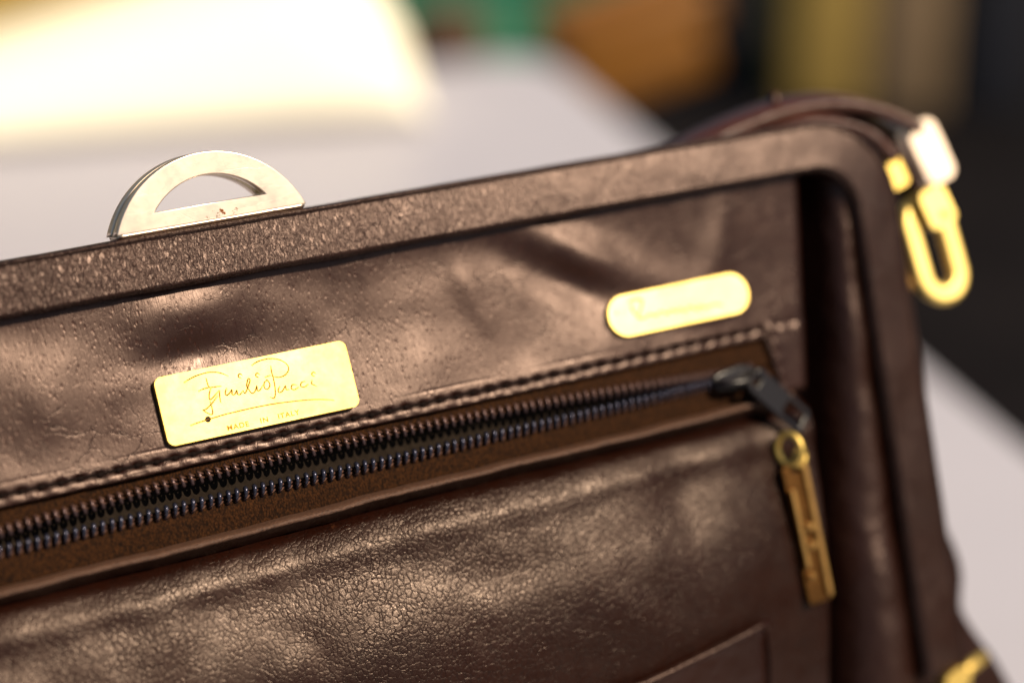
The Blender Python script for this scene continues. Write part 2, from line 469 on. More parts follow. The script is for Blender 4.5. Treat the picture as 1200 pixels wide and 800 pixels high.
cl = holder('clutch_bag', (-0.192, 0.655, 0.0), 'cream white clutch bag glaring in the sun on the pale table, top left', 'clutch bag')
cl.rotation_euler = (0, 0, 0.19)
def pillow(x0, x1, d0, hfun, bulge):
    rings = []
    for k in range(61):
        f = k/60; x = x0+(x1-x0)*f; e = min(1, min(f, 1-f)*6.5); e = sqrt(1-(1-e)**2); h = hfun(f)*e; d = d0*(0.55+0.45*e)
        ring = []
        for q in range(28):
            a = 2*pi*q/28; cx, cz = cos(a), sin(a)
            py = d*0.5*(abs(cx)**0.75)*(1 if cx > 0 else -1); pz = h*0.5*(1+(abs(cz)**0.6)*(1 if cz > 0 else -1))
            ring.append((x*1000, (py + 0.45*pz)*1000, pz*1000))
        rings.append(ring)
    return sweep('body', rings)
link('body', pillow(-0.25, 0.206, 0.085, lambda f: 0.040+0.046*min(1, max(0, (f-0.48)/0.42)), 0), cl, (0, 0.045, 0), cream)
link('clasp_bar', tube('clasp_bar', [(-40, 40.0, 72), (0, 40.5, 73), (40, 41.0, 74)], [2.5, 3.0, 2.5], 8), cl, (0, 0.038, 0), M['gold'])
def crate(name, x, y, z, hx, hy, hz, mat, rot, label, cat, tilt=0.0, lidmat=None):
    t = holder(name, (x, y, z), label, cat); t.rotation_euler = (0, 0, rot)
    soft_box('body', (0, 0, 0), hx, hy, hz, 0.004, mat, 0, tilt, 2, 0, t)
    soft_box('lid', (0, 0, 2*hz-0.0003), hx+0.003, hy+0.003, 0.012, 0.003, lidmat or mat, 0, tilt, 2, 0, t)
    return t
ochre = simple('ochre_card', (0.36, 0.25, 0.065), 0.6, var=0.3, vscale=0.02)
tan = simple('tan_card', (0.26, 0.18, 0.105), 0.7, var=0.3, vscale=0.02)
navy = simple('navy_card', (0.010, 0.012, 0.022), 0.6, var=0.3, vscale=0.02)
amber = simple('amber_wood', (0.24, 0.095, 0.009), 0.5, var=0.4, vscale=0.02)
gold_y = simple('yellow_card', (0.46, 0.31, 0.055), 0.5, var=0.35, vscale=0.03)
crate('storage_box', 0.283, 1.30, ZB, 0.030, 0.05, 0.16, ochre, 0.05, 'tall ochre yellow box standing on the black cloth', 'box')
crate('storage_box', 0.348, 1.30, ZB, 0.030, 0.05, 0.16, tan, -0.04, 'tall tan box between the ochre and the navy box', 'box')
crate('storage_box', 0.414, 1.31, ZB, 0.030, 0.06, 0.16, navy, 0.03, 'tall navy blue box beside the tan box', 'box')
green = cloth('green_cloth', (0.03, 0.16, 0.10), (0.022, 0.115, 0.075), 0.8)
def cloth_roll(x, y, z, L_, rad, rotz, mat, label):
    t = holder('cloth_roll', (x, y, z), label, 'cloth roll'); t.rotation_euler = (0, 0, rotz)
    rings = []
    for k in range(25):
        f = k/24; rr = rad*(1+0.03*sin(k*1.7)); rings.append([Vector(((f-0.5)*L_*1000, cos(a)*rr*1000*1.25, (rad+sin(a)*rr)*1000)) for a in [2*pi*q/20 for q in range(20)]])
    link('roll', sweep('roll', rings), t, None, mat).data.set_sharp_from_angle(angle=radians(50))
    fl = []
    for k in range(25):
        f = (k/24-0.5)*L_*1000; fl.append([(f, -1.15*rad*1000, rad*900), (f, -1.5*rad*1000, rad*300), (f, -2.2*rad*1000, 1.2), (f, -3.2*rad*1000, 1.0), (f, -3.2*rad*1000, 3.0), (f, -2.2*rad*1000, 3.5), (f, -1.55*rad*1000, rad*380), (f, -1.10*rad*1000, rad*1000)])
    link('loose_end', sweep('loose_end', fl), t, None, mat)
    return t
cloth_roll(0.06, 1.24, -0.09, 0.24, 0.042, 0.05, green, 'roll of green cloth lying on the dark brown cloth')
crate('suitcase', 0.122, 1.03, -0.09, 0.050, 0.03, 0.018, amber, 0.3, 'small amber brown wooden case beyond the corner of the pale table', 'case', -0.25)
crate('storage_box', -0.27, 0.815, 0.0, 0.10, 0.035, 0.055, gold_y, 0.15, 'yellow box half hidden behind the cream clutch bag', 'box')
crate('tin', 0.005, 1.10, -0.09, 0.02, 0.02, 0.009, simple('brown_tin', (0.10, 0.05, 0.025), 0.4, var=0.3, vscale=0.02), 0.5, 'small brown tin in front of the green cloth roll', 'tin')
# ------------------------------------------------------------------ the bag
rot = Matrix(((cos(YAW), -sin(LEAN)*sin(YAW), sin(YAW)*cos(LEAN)),
              (sin(YAW), sin(LEAN)*cos(YAW), -cos(YAW)*cos(LEAN)),
              (0, cos(LEAN), sin(LEAN))))
BAG = bpy.data.objects.new('leather_bag', None); BAG.empty_display_size = 0.05; col.objects.link(BAG)
BAG.matrix_world = Matrix.Translation(O + rot @ (ROOT_LOCAL*K)) @ rot.to_4x4()
tag(BAG, 'dark brown leather frame bag with gold plates, half ring clasp and front zipper', 'handbag')

PROF = [(-60, 0), (-20, 0), (-8, 1.6), (0, 3.0), (12, 5.6), (16, 6.6), (26, 8.2), (31, 9.2), (38, 11.5), (46, 14.0), (54, 15.9), (62, 16.6), (72, 15.9), (84, 13.4), (100, 9), (130, 5), (197, 6)]
def sidef(u):
    t = min(max((abs(u+3.5)-70)/70, 0), 1); return 1 - 0.55*t*t*(3-2*t)
def W0(u, v): return sinterp(-v, PROF)*sidef(u)
def u_edge(v): return interp(-v, [(-30, 132.5), (-20, 131.5), (26, 122.5), (86, 115), (197, 112)])
def u_left(v): return -7 - u_edge(v)

# --- rim (frame): front half and rear half
def frame_path():
    pts = []; r = 15.0; ut, vt = 148.0, 25.1
    L_ = []
    n = 240
    for k in range(41): L_.append((-7-ut, -97 + (vt-r+97)*k/40, (-1, 0)))
    for k in range(1, 13):
        a = pi - k/12*pi/2
        L_.append((-7-ut+r + r*cos(a), vt-r + r*sin(a), (cos(a), sin(a))))
    u0, u1 = -7-ut+r, ut-r
    for k in range(1, n): L_.append((u0+(u1-u0)*k/n, vt, (0, 1)))
    for k in range(0, 13):
        a = pi/2 - k/12*pi/2
        L_.append((ut-r + r*cos(a), vt-r + r*sin(a), (cos(a), sin(a))))
    for k in range(1, 61): L_.append((ut, vt-r - (vt-r+97)*k/60, (1, 0)))
    return L_
def rim_mesh(name, w0, w1, half, rad, wob, n_face=18):
    sec = []
    def arc(cx, cy, a0, a1, n=5): 
        for k in range(n+1):
            a = a0 + (a1-a0)*k/n; sec.append((cx+rad*cos(a), cy+rad*sin(a)))
    # section in (across, w)
    arc(half-rad, w1-rad, 0, pi/2)
    for k in range(1, n_face): sec.append((half-rad - (2*half-2*rad)*k/n_face, w1))
    arc(-half+rad, w1-rad, pi/2, pi)
    arc(-half+rad, w0+rad, pi, 1.5*pi, 3)
    arc(half-rad, w0+rad, 1.5*pi, 2*pi, 3)
    rings = []
    for (u, v, (nx, ny)) in frame_path():
        side = abs(nx); h = half + 0.5*side
        bow = -0.35*((u+3.5)/135)**2*(1-side)
        ring = []
        for (a, wv) in sec:
            q = a/half*h
            uu, vv = u+nx*q, v+ny*q + bow
            dn = 0.0; da = 0.0
            if wob:
                if wv > w1-0.01: dn = 0.18*fb(uu, vv, 14, 1) + 0.14*(1-(a/half)**2) - 1.15*(a/half)
                if a < -half+rad+0.1: da = 0.22*fb(uu, vv, 16, 5) + 0.12*fb(uu, vv, 4, 6)
                if a > half-rad-0.1: da = 0.10*fb(uu, vv, 10, 8)
            ring.append((uu+nx*da, vv+ny*da, wv+dn))
        rings.append(ring)
    return sweep(name, rings)
front_rim = part('rim', rim_mesh('rim', -6.2, 2.5, 5.45, 0.85, True), M['frame'], BAG)
front_rim['label'] = 'pitted dark brown leather rim along the front of the opening'
rear_rim = part('rim', rim_mesh('rim', -15.2, -6.9, 5.0, 1.1, False, 6), M['plain'], BAG)
rear_rim['label'] = 'rear leather rim hidden behind the front one'

# --- front panel above the zipper (hem with stitches)
PITCH_S = 3.72; VS = -11.65; U_END = 113.6
st_u = [-121 + PITCH_S*k for k in range(int((115-(-121))/PITCH_S)+1)]
def panel_w(u, v):
    w_ = W0(u, v)
    # folds and dents of soft leather
    w_ += 0.45*fb(u, v*0.7, 32, 2, 2) + 0.06*fb(u, v, 9, 3, 2)
    w_ += 1.1*gs(u, v, -11, 15.5, 13, 4.5)*0.8 - 0.9*gs(u, v, -12, 6.5, 9, 3.2)
    w_ += 0.9*gs(u, v, -42, 4, 10, 9)
    k = (u-78)*0.55 + (v-9)*0.85                                  # slanting fold above the oval plate
    w_ += 1.0*exp(-(k/4.5)**2)*gs(u, v, 72, 10, 22, 14) - 0.8*exp(-((k+7)/4)**2)*gs(u, v, 66, 6, 18, 12)
    w_ += 0.5*exp(-((u-103-0.5*v)/4)**2)*gs(u, v, 104, 8, 30, 12)
    w_ += 0.35*exp(-((u-50+0.3*v)/3.5)**2)*gs(u, v, 50, 6, 30, 12)
    return w_
def stitch_dip(u, v):
    if v > VS+2.6 or v < -15: return 0
    k = round((u+121)/PITCH_S); d = u - (-121+PITCH_S*k)
    y = v - (VS + 0.10*sin(k*2.1))
    s = -0.75*exp(-(d/0.55)**2-(y/0.5)**2) - 0.10*exp(-(y/0.45)**2)
    s += 0.20*exp(-((abs(d)-PITCH_S/2)/1.0)**2)*exp(-((y+1.15)/0.7)**2) 
    s -= 0.07*exp(-((v-(VS+2.1))/0.18)**2)*(0.5+0.5*sin(u*0.21))            # scored line above the stitching
    return s
def lower_v(u):
    e = -13.55 + 0.10*fb(u, 0, 6, 4)
    ua = -7 - U_END
    t = max(min((u-U_END)/1.6, 1), min((ua-u)/1.6, 1), 0)
    return e + (-26-e)*(t*t*(3-2*t))
def hemw(u, v):
    """right-hand end of the zipper opening: puckered edge"""
    d = u - 115.4
    return 0.45*exp(-(d/1.1)**2)*(0.6+0.4*sin(v*1.9)) if v < -11 else 0
def front_panel():
    us = []
    u = -138.0
    while u < 138: us.append(u); u += 0.62 if -62 < u < 118 else 1.2
    rows = [20.5-k*0.75 for k in range(38)]
    while rows[-1] > -7.9: rows.append(rows[-1]-0.75)
    nr = len(rows); fine = 26
    V = []; nu = 0
    def col_pts(u_raw):
        P = []
        for j in range(nr + fine):
            if j < nr: v = rows[j]; 
            if j >= nr or rows[min(j, nr-1)] < -8.6:
                pass
            if j < nr and rows[j] > -8.6: v = rows[j]
            else:
                break
            P.append(v)
        n0 = len(P); lv = lower_v(u_raw)
        for k in range(1, fine+1): P.append(P[n0-1] + (lv-P[n0-1])*k/fine)
        return P
    cols = []
    for u_raw in us:
        c = []
        for v in col_pts(u_raw):
            ue, ul = u_edge(v), u_left(v)
            # squeeze the regular columns between the two rounded ends
            u = max(min(u_raw, ue-2.5), ul+2.5)
            c.append((u, v, panel_w(u, v) + stitch_dip(u, v) + hemw(u, v)))
        # turned lower edge
        u0, v0, w_ = c[-1]
        c.append((u0, v0-0.28, w_-0.25)); c.append((u0, v0-0.30, w_-0.75)); c.append((u0, v0-0.05, w_-1.5)); c.append((u0, v0+1.0, w_-1.6))
        cols.append(c)
    def curl(c, sgn):
        out = []
        for k in range(1, 7):
            a = k/6*pi/2
            out.append([(p[0]+sgn*2.5*sin(a), p[1], p[2]-2.5+2.5*cos(a)) for p in c])
        out.append([(p[0]+sgn*2.3, p[1], -12) for p in c])
        return out
    last, first = cols[-1], cols[0]
    cols = list(reversed(curl(first, -1))) + cols + curl(last, 1)
    n = len(cols[0]); V = [p for c in cols for p in c]
    F = [(a*n+j, a*n+j+1, (a+1)*n+j+1, (a+1)*n+j) for a in range(len(cols)-1) for j in range(n-1)]
    return from_py('front_panel', V, F)
fp = part('front_panel', front_panel(), M['pores'], BAG)

# stitches: dark thread going from hole to hole
sm = None
def stitch_mesh():
    P = [(-1.72, 0.10, -0.45), (-1.35, 0.05, -0.02), (0, -0.02, 0.10), (1.35, -0.05, -0.02), (1.72, -0.10, -0.45)]
    kn = [(-1.95-0.55, 0.1, -0.35), (-1.95-0.3, 0.08, 0.05), (-1.95, 0.05, 0.16), (-1.95+0.3, 0.02, 0.05), (-1.95+0.55, 0, -0.35)]
    m = join_meshes('stitch', [tube('s', smooth_path(P, 3), 0.34, 6), tube('k', kn, [0.30, 0.50, 0.60, 0.50, 0.30], 8)]); m.materials.append(M['thread'])
    for p in m.polygons: p.use_smooth = True
    return m
sm = stitch_mesh()
for k in range(len(st_u)-1):
    u = st_u[k] + PITCH_S/2
    if u > 112.6: continue
    o = bpy.data.objects.new('stitch', sm); col.objects.link(o); o.parent = fp
    o.location = (u*K, (VS+random.uniform(-0.06, 0.06))*K, (panel_w(u, VS)-0.16)*K)
    o.rotation_euler = (0, -0.02, 0.05+random.uniform(-0.05, 0.05))

# --- zipper
UPR = [(-122, -20.2), (-80, -19.6), (-56, -18.2), (-30, -16.8), (-5, -16.2), (22, -16.2), (50, -16.8), (80, -18.1), (101, -19.4), (112, -19.6)]
LWR = [(-122, -20.9), (-80, -21.3), (-56, -21.4), (-6, -20.9), (20, -21.1), (49, -20.9), (80, -20.75), (101, -20.6), (112, -20.6)]
def zw(u): return W0(u, -19.5) - 0.9
def ribbon(name, top, bot, dz, nu=220, nv=8):
    def fn(s, t):
        u = -120 + 236*s; a, b = top(u), bot(u); v = a+(b-a)*t
        return (u, v, W0(u, v) - 1.1 + dz(u, t) + 0.12*fb(u, v, 7, 9))
    return grid(name, fn, nu, nv)
tu = part('zipper_tape', ribbon('zipper_tape', lambda u: -12.6, lambda u: sinterp(u, UPR)-0.2, lambda u, t: -0.5 + 0.5*t), M['tape'], BAG)
tu['label'] = 'upper brown woven tape of the zipper'
tl = part('zipper_tape', ribbon('zipper_tape', lambda u: sinterp(u, LWR)+0.2, lambda u: -28.6, lambda u, t: 0.35*sin(pi*min(t*1.3, 1))), M['tape'], BAG)
tl['label'] = 'lower brown woven tape of the zipper'
part('lining', grid('lining', lambda s, t: (-118+232*s, -14 - 10*t, W0(-118+232*s, -14-10*t) - 4.2 + 0.8*fb(-118+232*s, t*10, 12, 3)), 120, 12), M['lining'], BAG)

def tooth_mesh(flip):
    """one loop of the zipper coil: leg, rounded head over the tape's edge, return leg"""
    s = -1 if flip else 1                                           # s = direction of the head in v
    P = [(-0.26, -1.35*s, 0.25), (-0.22, -0.8*s, 0.75), (-0.10, 0.1*s, 0.92), (0.0, 0.66*s, 0.66), (0.08, 0.78*s, 0.15), (0.16, 0.3*s, -0.25), (0.24, -0.8*s, -0.2)]
    m = tube('tooth', smooth_path(P, 2), [0.30, 0.31, 0.32, 0.34, 0.36, 0.40, 0.44, 0.45, 0.42, 0.38, 0.33, 0.31, 0.30], 6)
    m.materials.append(M['tooth'])
    for p in m.polygons: p.use_smooth = True
    return m
PT = 1.78
for tape_o, path, flip, off in ((tu, UPR, True, 0.0), (tl, LWR, False, PT/2)):
    tm = tooth_mesh(flip); cords = []
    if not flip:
        tm.materials.clear(); tm.materials.append(M['tooth_sky_tint'])
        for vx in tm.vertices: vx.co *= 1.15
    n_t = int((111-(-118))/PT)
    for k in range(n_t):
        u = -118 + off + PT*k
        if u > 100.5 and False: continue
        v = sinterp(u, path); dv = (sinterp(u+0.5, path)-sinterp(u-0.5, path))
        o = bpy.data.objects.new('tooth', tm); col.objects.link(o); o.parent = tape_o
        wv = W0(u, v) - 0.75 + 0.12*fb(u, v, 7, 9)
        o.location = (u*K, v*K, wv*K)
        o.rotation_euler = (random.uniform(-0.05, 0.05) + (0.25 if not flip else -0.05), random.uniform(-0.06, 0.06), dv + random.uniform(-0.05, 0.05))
        s = -1 if flip else 1
        base = Vector((u, v, wv))
        for q in (0, 1):
            y0 = (-0.25 - 0.75*q)*s
            cords.append(tube('c', [base+Vector((-0.55, y0-0.28*s, 0.78-0.22*q)), base+Vector((-0.1, y0, 1.15-0.22*q)), base+Vector((0.55, y0+0.30*s, 0.78-0.22*q))], 0.20, 5))
    c = part('sewing_thread', join_meshes('sewing_thread', cords), M['cord'], tape_o); c['kind'] = 'stuff'

# --- pocket under the zipper: rolled lip and pebbled front
def vlip(u): return interp(u, [(-130, -27.6), (-20, -27.2), (24, -26.0), (66, -26.0), (116, -25.6)])
def lip():
    us = [-120 + 237*k/520 for k in range(521)]
    sec = [(0.45, -1.4), (0.5, 0.8), (0.42, 2.0), (0.25, 2.8), (0.0, 3.2), (-0.3, 3.25), (-0.6, 2.9), (-0.9, 2.3), (-1.5, 1.2), (-2.1, 0.1), (-2.8, -1.0), (-3.4, -2.0), (-2.6, -2.8), (0.3, -2.8)]
    rings = []
    for u in us:
        v0 = vlip(u) + 0.25*fb(u, 0, 12, 11); fl = 1.0 if u < 90 else max(0.35, 1-(u-90)/40)
        rings.append([(u, v0-0.9+b, W0(u, v0)+0.2+h*fl + 0.22*fb(u, b*3, 5, 12) + 0.16*fb(u, b*3, 1.3, 13)) for b, h in sec])
    return sweep('pocket_lip', rings)
lp = part('pocket_lip', lip(), M['edge'], BAG)
lp.data.materials.append(M['plain'])
for p in lp.data.polygons:
    if p.index % 14 >= 6: p.material_index = 1
def pock_w(u, v):
    w_ = W0(u, v) + 0.7*fb(u, v, 34, 21, 3) + 0.12*fb(u, v, 8, 22, 2)
    d = v - vlip(u)
    w_ -= 3.4*exp(-((d+2.7)/1.5)**2); w_ += 0.8*exp(-((d+9)/3)**2)
    w_ += 0.9*gs(u, v, 40, -38, 26, 7) - 1.1*gs(u, v, 84, -42, 6, 9) + 0.7*gs(u, v, 96, -50, 8, 16)
    w_ -= 1.6*gs(u, v, 104, -27, 14, 3.5)
    return w_
def pocket():
    us = []
    u = -138.0
    while u < 138: us.append(u); u += 0.9 if -66 < u < 118 else 2.0
    cols = []
    for ur in us:
        c = []
        for j in range(110):
            t = j/109; v = vlip(ur) - 1.6 - (197+vlip(ur)-1.6)*(t**1.35)
            uu = max(min(ur, u_edge(v)-2.5), u_left(v)+2.5)
            c.append((uu, v, pock_w(uu, v)))
        cols.append(c)
    def curl(c, sgn):
        out = []
        for k in range(1, 7):
            a = k/6*pi/2; out.append([(p[0]+sgn*2.5*sin(a), p[1], p[2]-2.5+2.5*cos(a)) for p in c])
        out.append([(p[0]+sgn*2.3, p[1], -12) for p in c]); return out
    cols = list(reversed(curl(cols[0], -1))) + cols + curl(cols[-1], 1)
    n = len(cols[0]); V = [p for c in cols for p in c]
    F = [(a*n+j, a*n+j+1, (a+1)*n+j+1, (a+1)*n+j) for a in range(len(cols)-1) for j in range(n-1)]
    return from_py('zip_pocket', V, F)
part('zip_pocket', pocket(), M['pebble'], BAG)

# slip pocket low on the front with a bound edge
def vslip(u): return interp(u, [(-90, -78.5), (0, -78.5), (64, -76.2), (97.3, -71.6)])
def slip(s, t):
    u = -100 + 197.5*s; v = vslip(u) + (-190 - vslip(u))*t
    h = 1.3*min(1, min(s, 1-s)*60)
    return (u, v, pock_w(u, v) + h + 0.9*exp(-t*25) + 0.1*fb(u, v, 9, 31))
sp = part('slip_pocket', grid('slip_pocket', slip, 160, 60), M['plain'], BAG)
P = [(u, vslip(u)+0.2, pock_w(u, vslip(u))+1.9) for u in [-100+197.5*k/60 for k in range(61)]]
part('binding', tube('binding', P, 0.9, 10), M['plain'], sp)
P = [(97.3+0.2*sin(v*0.3), v, pock_w(97, v)+0.9) for v in [-72-k*2.0 for k in range(59)]]
part('binding', tube('binding', P, 0.45, 8), M['plain'], sp)

# --- gussets, rear, base
def gus(side):
    def fn(s, t):
        v = 22 - 219*t; a, b = u_edge(v)-1.5, 146.5
        wid = b-a
        u = a + wid*s
        g0 = 0.44-0.22*min(1, t*1.5); q = max(0, (s-g0)/(1-g0)); w_ = -12 + (12.0 + 2.0*min(1, t*2.2))*max(0, sin(pi*min(1, q)))**0.5
        w_ += 0.9*sin(v*0.09+s*4)*min(1, t*2)*sin(pi*s) + 0.8*fb(u, v, 18, 41)
        u_ = u if side > 0 else -7-u
        return (u_, v, w_)
    return grid('gusset', fn, 26, 90)
for sd in (1, -1): part('gusset', gus(sd), M['gusset'], BAG)
def outer(side):
    BU = [(-200, 176), (-125, 178), (-112, 174), (-104, 170), (-96, 167), (-86, 168.5), (-76, 166.5), (-64, 161), (-52, 155), (-40, 151), (30, 149)]
    def fn(s, t):
        v = 24 - 221*t
        b = sinterp(v, BU); wr = -10 - 0.829*max(0, (28-v))
        P = [(0, 138, -10), (0.12, (138+b)/2+2, -11.5), (0.28, b-1.0, -15), (0.42, b+1, -22), (0.7, b, wr*0.6-8), (1.0, 146, min(wr, -24))]
        u = sinterp(s, [(a, p) for a, p, q in P]); w_ = sinterp(s, [(a, q) for a, p, q in P])
        vv = v + (s**1.5)*max(0, 28-v)*0.28
        w_ += 0.5*fb(v, s*30, 15, 55)
        if side < 0: u = -7-u
        return (u, vv, w_)
    return grid('side_panel', fn, 34, 90)
for sd in (1, -1): part('side_panel', outer(sd), M['plain'], BAG)
part('rear_panel', grid('rear_panel', lambda s, t: (-151+295*s, 26-177*t, -15-100.6*t+3*sin(pi*t)*sin(pi*s)), 30, 20), M['plain'], BAG)
part('base_panel', grid('base_panel', lambda s, t: (-151+295*s, -197+46*t, 5.5-121.1*t), 20, 12), M['plain'], BAG)

# --- half-ring clasp on the rim
def ring_outline():
    R, cu, cv = 20.8, -3.6, 23.7
    v0 = 31.3; a0 = math.asin((v0-cv)/R)
    out = [(cu+R*cos(a0+(pi-2*a0)*k/48), cv+R*sin(a0+(pi-2*a0)*k/48)) for k in range(49)]
    r, hv, vb = 14.3, 25.75, 34.5
    a1 = math.asin((vb-hv)/r)
    hole = [(cu+0.1+r*cos(a1+(pi-2*a1)*k/36), hv+r*sin(a1+(pi-2*a1)*k/36)) for k in range(37)]
    return out, hole
ro, rh = ring_outline()
for i, (z0, z1, mt) in enumerate(((-1.3, 1.7, 'ring'), (-2.5, -1.45, 'ring_mid'), (-5.9, -2.65, 'ring'))):
    k = 0.985 if i == 1 else 1.0
    ou = [((x+3.6)*k-3.6, (y-30.35)*k+30.35) for x, y in ro]
    o = part('clasp_ring', plate_mesh('clasp_ring', ou, z0, z1, 0.22 if i != 1 else 0.12, holes=[rh]), M[mt], BAG)
    sharp_smooth(o, 40)
    o['label'] = ('front half of the half-ring clasp, freckled with rust on its bar', 'thin brass layer between the two halves of the clasp', 'rear half of the half-ring clasp')[i]
# low foot the half ring stands on
def foot():
    sec = [(1.68, 31.33), (1.58, 31.0), (1.25, 30.65), (0.7, 30.4), (0.1, 30.25), (-5.2, 30.25), (-5.6, 30.8), (-5.0, 31.33)]
    return sweep('clasp_foot', [[(-3.6+(18.75 if v < 31 else 19.0)*x, v, w_) for w_, v in sec] for x in [-1+k/20 for k in range(41)]])
part('clasp_foot', foot(), M['ring'], BAG)

# --- name plate with the engraved signature
SL = 0.206; tl_c, tl_s = cos(math.atan(SL)), sin(math.atan(SL))
def onp(u, v, h): return (u, v + h*tl_s, 3.35 + (3.7-v)*SL + h*tl_c)
npl = part('name_plate', plate_mesh('name_plate', rrect(-1.85, -2.9, 19.75, 6.55, 1.5, 8), -1.6, 0.55, 0.28, onp), M['gold'], BAG)
sharp_smooth(npl, 40); npl['label'] = 'gold name plate engraved with a signature and MADE IN ITALY'
SIG = [
 [(-15.95, 1.77), (-14.09, 2.36), (-12.29, 2.67), (-10.33, 2.7), (-8.5, 2.22), (-7.07, 1.36)],
 [(-11.42, 1.83), (-11.39, 1.09), (-11.34, 0.25), (-11.04, -0.27)],
 [(-13.56, -0.35), (-12.12, -0.09), (-10.41, -0.18), (-8.83, -0.25)],
 [(-11.01, -0.31), (-11.58, -1.36), (-11.7, -2.36), (-11.03, -2.09), (-9.4, -0.96)],
 [(-9.42, -1.04), (-9.62, -2.16), (-9.77, -3.29)],
 [(-9.98, -1.88), (-11.36, -3.05), (-12.89, -3.98), (-13.43, -4.08), (-12.11, -5.17), (-11.67, -4.44), (-11.73, -2.65)],
 [(-16.71, -6.34), (-14.94, -6.12), (-13.4, -5.98), (-11.85, -5.84), (-9.64, -5.67), (-6.58, -5.58), (-3.06, -5.54), (1.32, -5.67), (5.67, -6.03), (9.14, -6.47), (12.77, -7.28)],
 [(-7.89, -0.84), (-8.38, -1.58), (-8.33, -2.21), (-7.6, -1.94), (-6.93, -1.36), (-7.12, -2.24), (-6.62, -2.34), (-6.0, -1.63), (-6.06, -2.37), (-5.58, -2.55), (-4.75, -1.88)],
 [(-4.77, -1.96), (-4.57, -2.54), (-3.81, -1.65), (-2.92, -0.24), (-3.3, 0.0), (-3.88, -1.22), (-3.66, -1.89), (-3.23, -2.8), (-2.5, -2.53), (-1.87, -1.61), (-2.01, -2.5), (-1.49, -2.52), (-0.64, -1.65)],
 [(0.4, -1.01), (-0.29, -1.3), (-0.46, -2.31), (0.12, -2.63), (0.74, -1.92), (0.53, -1.04), (0.14, -0.84)],
 [(-1.99, 2.38), (-0.44, 2.91), (1.79, 2.99), (3.86, 2.38), (5.11, 1.22), (5.15, 0.16), (4.17, -0.7), (2.79, -0.85), (1.58, -0.41)],
 [(1.8, 1.64), (1.7, 0.41), (1.74, -0.65), (1.66, -2.31), (1.33, -3.91), (0.85, -4.57), (0.15, -4.18)],
 [(0.05, -0.32), (1.33, -0.15)],
 [(2.67, -2.51), (2.09, -3.23), (2.26, -3.76), (2.99, -3.49), (3.77, -2.72), (3.76, -3.47), (4.33, -3.5)],
 [(6.03, -2.96), (5.18, -2.79), (4.79, -3.43), (5.37, -3.79), (6.35, -3.44)],
 [(7.91, -2.61), (7.07, -2.74), (6.81, -3.4), (7.55, -3.67), (8.43, -3.22)],
 [(9.34, -2.64), (9.07, -3.34), (9.44, -3.63), (10.01, -4.03)]]
for cx, cy in ((-4.69, 0.9), (-1.23, 0.35), (9.97, -1.62)):
    SIG.append([(cx+0.38*cos(2*pi*k/10), cy+0.38*sin(2*pi*k/10)) for k in range(9)])
ms = []
for s in SIG:
    pts = smooth_path([onp(u, v, 0.545) for u, v in s], 5)
    n_ = len(pts); rr = [0.055 + 0.065*min(1, min(i, n_-1-i)/4) for i in range(n_)]
    ms.append(tube('s', pts, rr, 6))
part('signature', join_meshes('signature', ms), M['engrave'], npl)
ms = []
for s in SIG:
    pts = smooth_path([onp(u+0.12, v-0.15, 0.525) for u, v in s], 5)  # lighter offset twin of each stroke: painted lit edge for engraved depth
    ms.append(tube('s', pts, 0.075, 6))
part('signature_lit_edge', join_meshes('signature_lit_edge', ms), M['gold_bright'], npl)
def lettering(name, text, size, u0, v0, mat, h, space=1.0, rotz=0.0, xs=1.0):
    cu = bpy.data.curves.new(name, 'FONT'); cu.body = text; cu.size = size; cu.extrude = 0.04; cu.space_character = space; cu.offset = 0.03
    ob = bpy.data.objects.new(name, cu); col.objects.link(ob); bpy.context.view_layer.update()
    m = bpy.data.meshes.new_from_object(ob.evaluated_get(bpy.context.evaluated_depsgraph_get()))
    bpy.data.objects.remove(ob); bpy.data.curves.remove(cu)
    for v in m.vertices:
        x = u0 + v.co.x*xs*cos(rotz) - v.co.y*sin(rotz); y = v0 + v.co.x*xs*sin(rotz) + v.co.y*cos(rotz)
        v.co = Vector(onp(x, y, h + v.co.z))*K
    m.name = name; m.materials.clear()
    return m
lm = [lettering('a', 'MADE', 1.35, -9.75, -8.75, None, 0.53, 1.15, 0.0, 1.15), lettering('b', 'IN', 1.35, -2.95, -8.7, None, 0.53, 1.2, 0.0, 1.15), lettering('c', 'ITALY', 1.35, 0.75, -8.6, None, 0.53, 1.2, 0.0, 1.1)]
part('lettering', join_meshes('lettering', lm), M['engrave'], npl, False)
piv = tube('r', [onp(-12.95, -5.91, 0.4), onp(-12.95, -5.91, 0.60)], 0.62, 12)
part('pin_hole', piv, M['hollow'], npl, False)
part('pin', tube('pin', [onp(-12.75, -6.15, 0.45), onp(-12.75, -6.15, 0.68)], 0.20, 8), M['gunmetal'], npl)

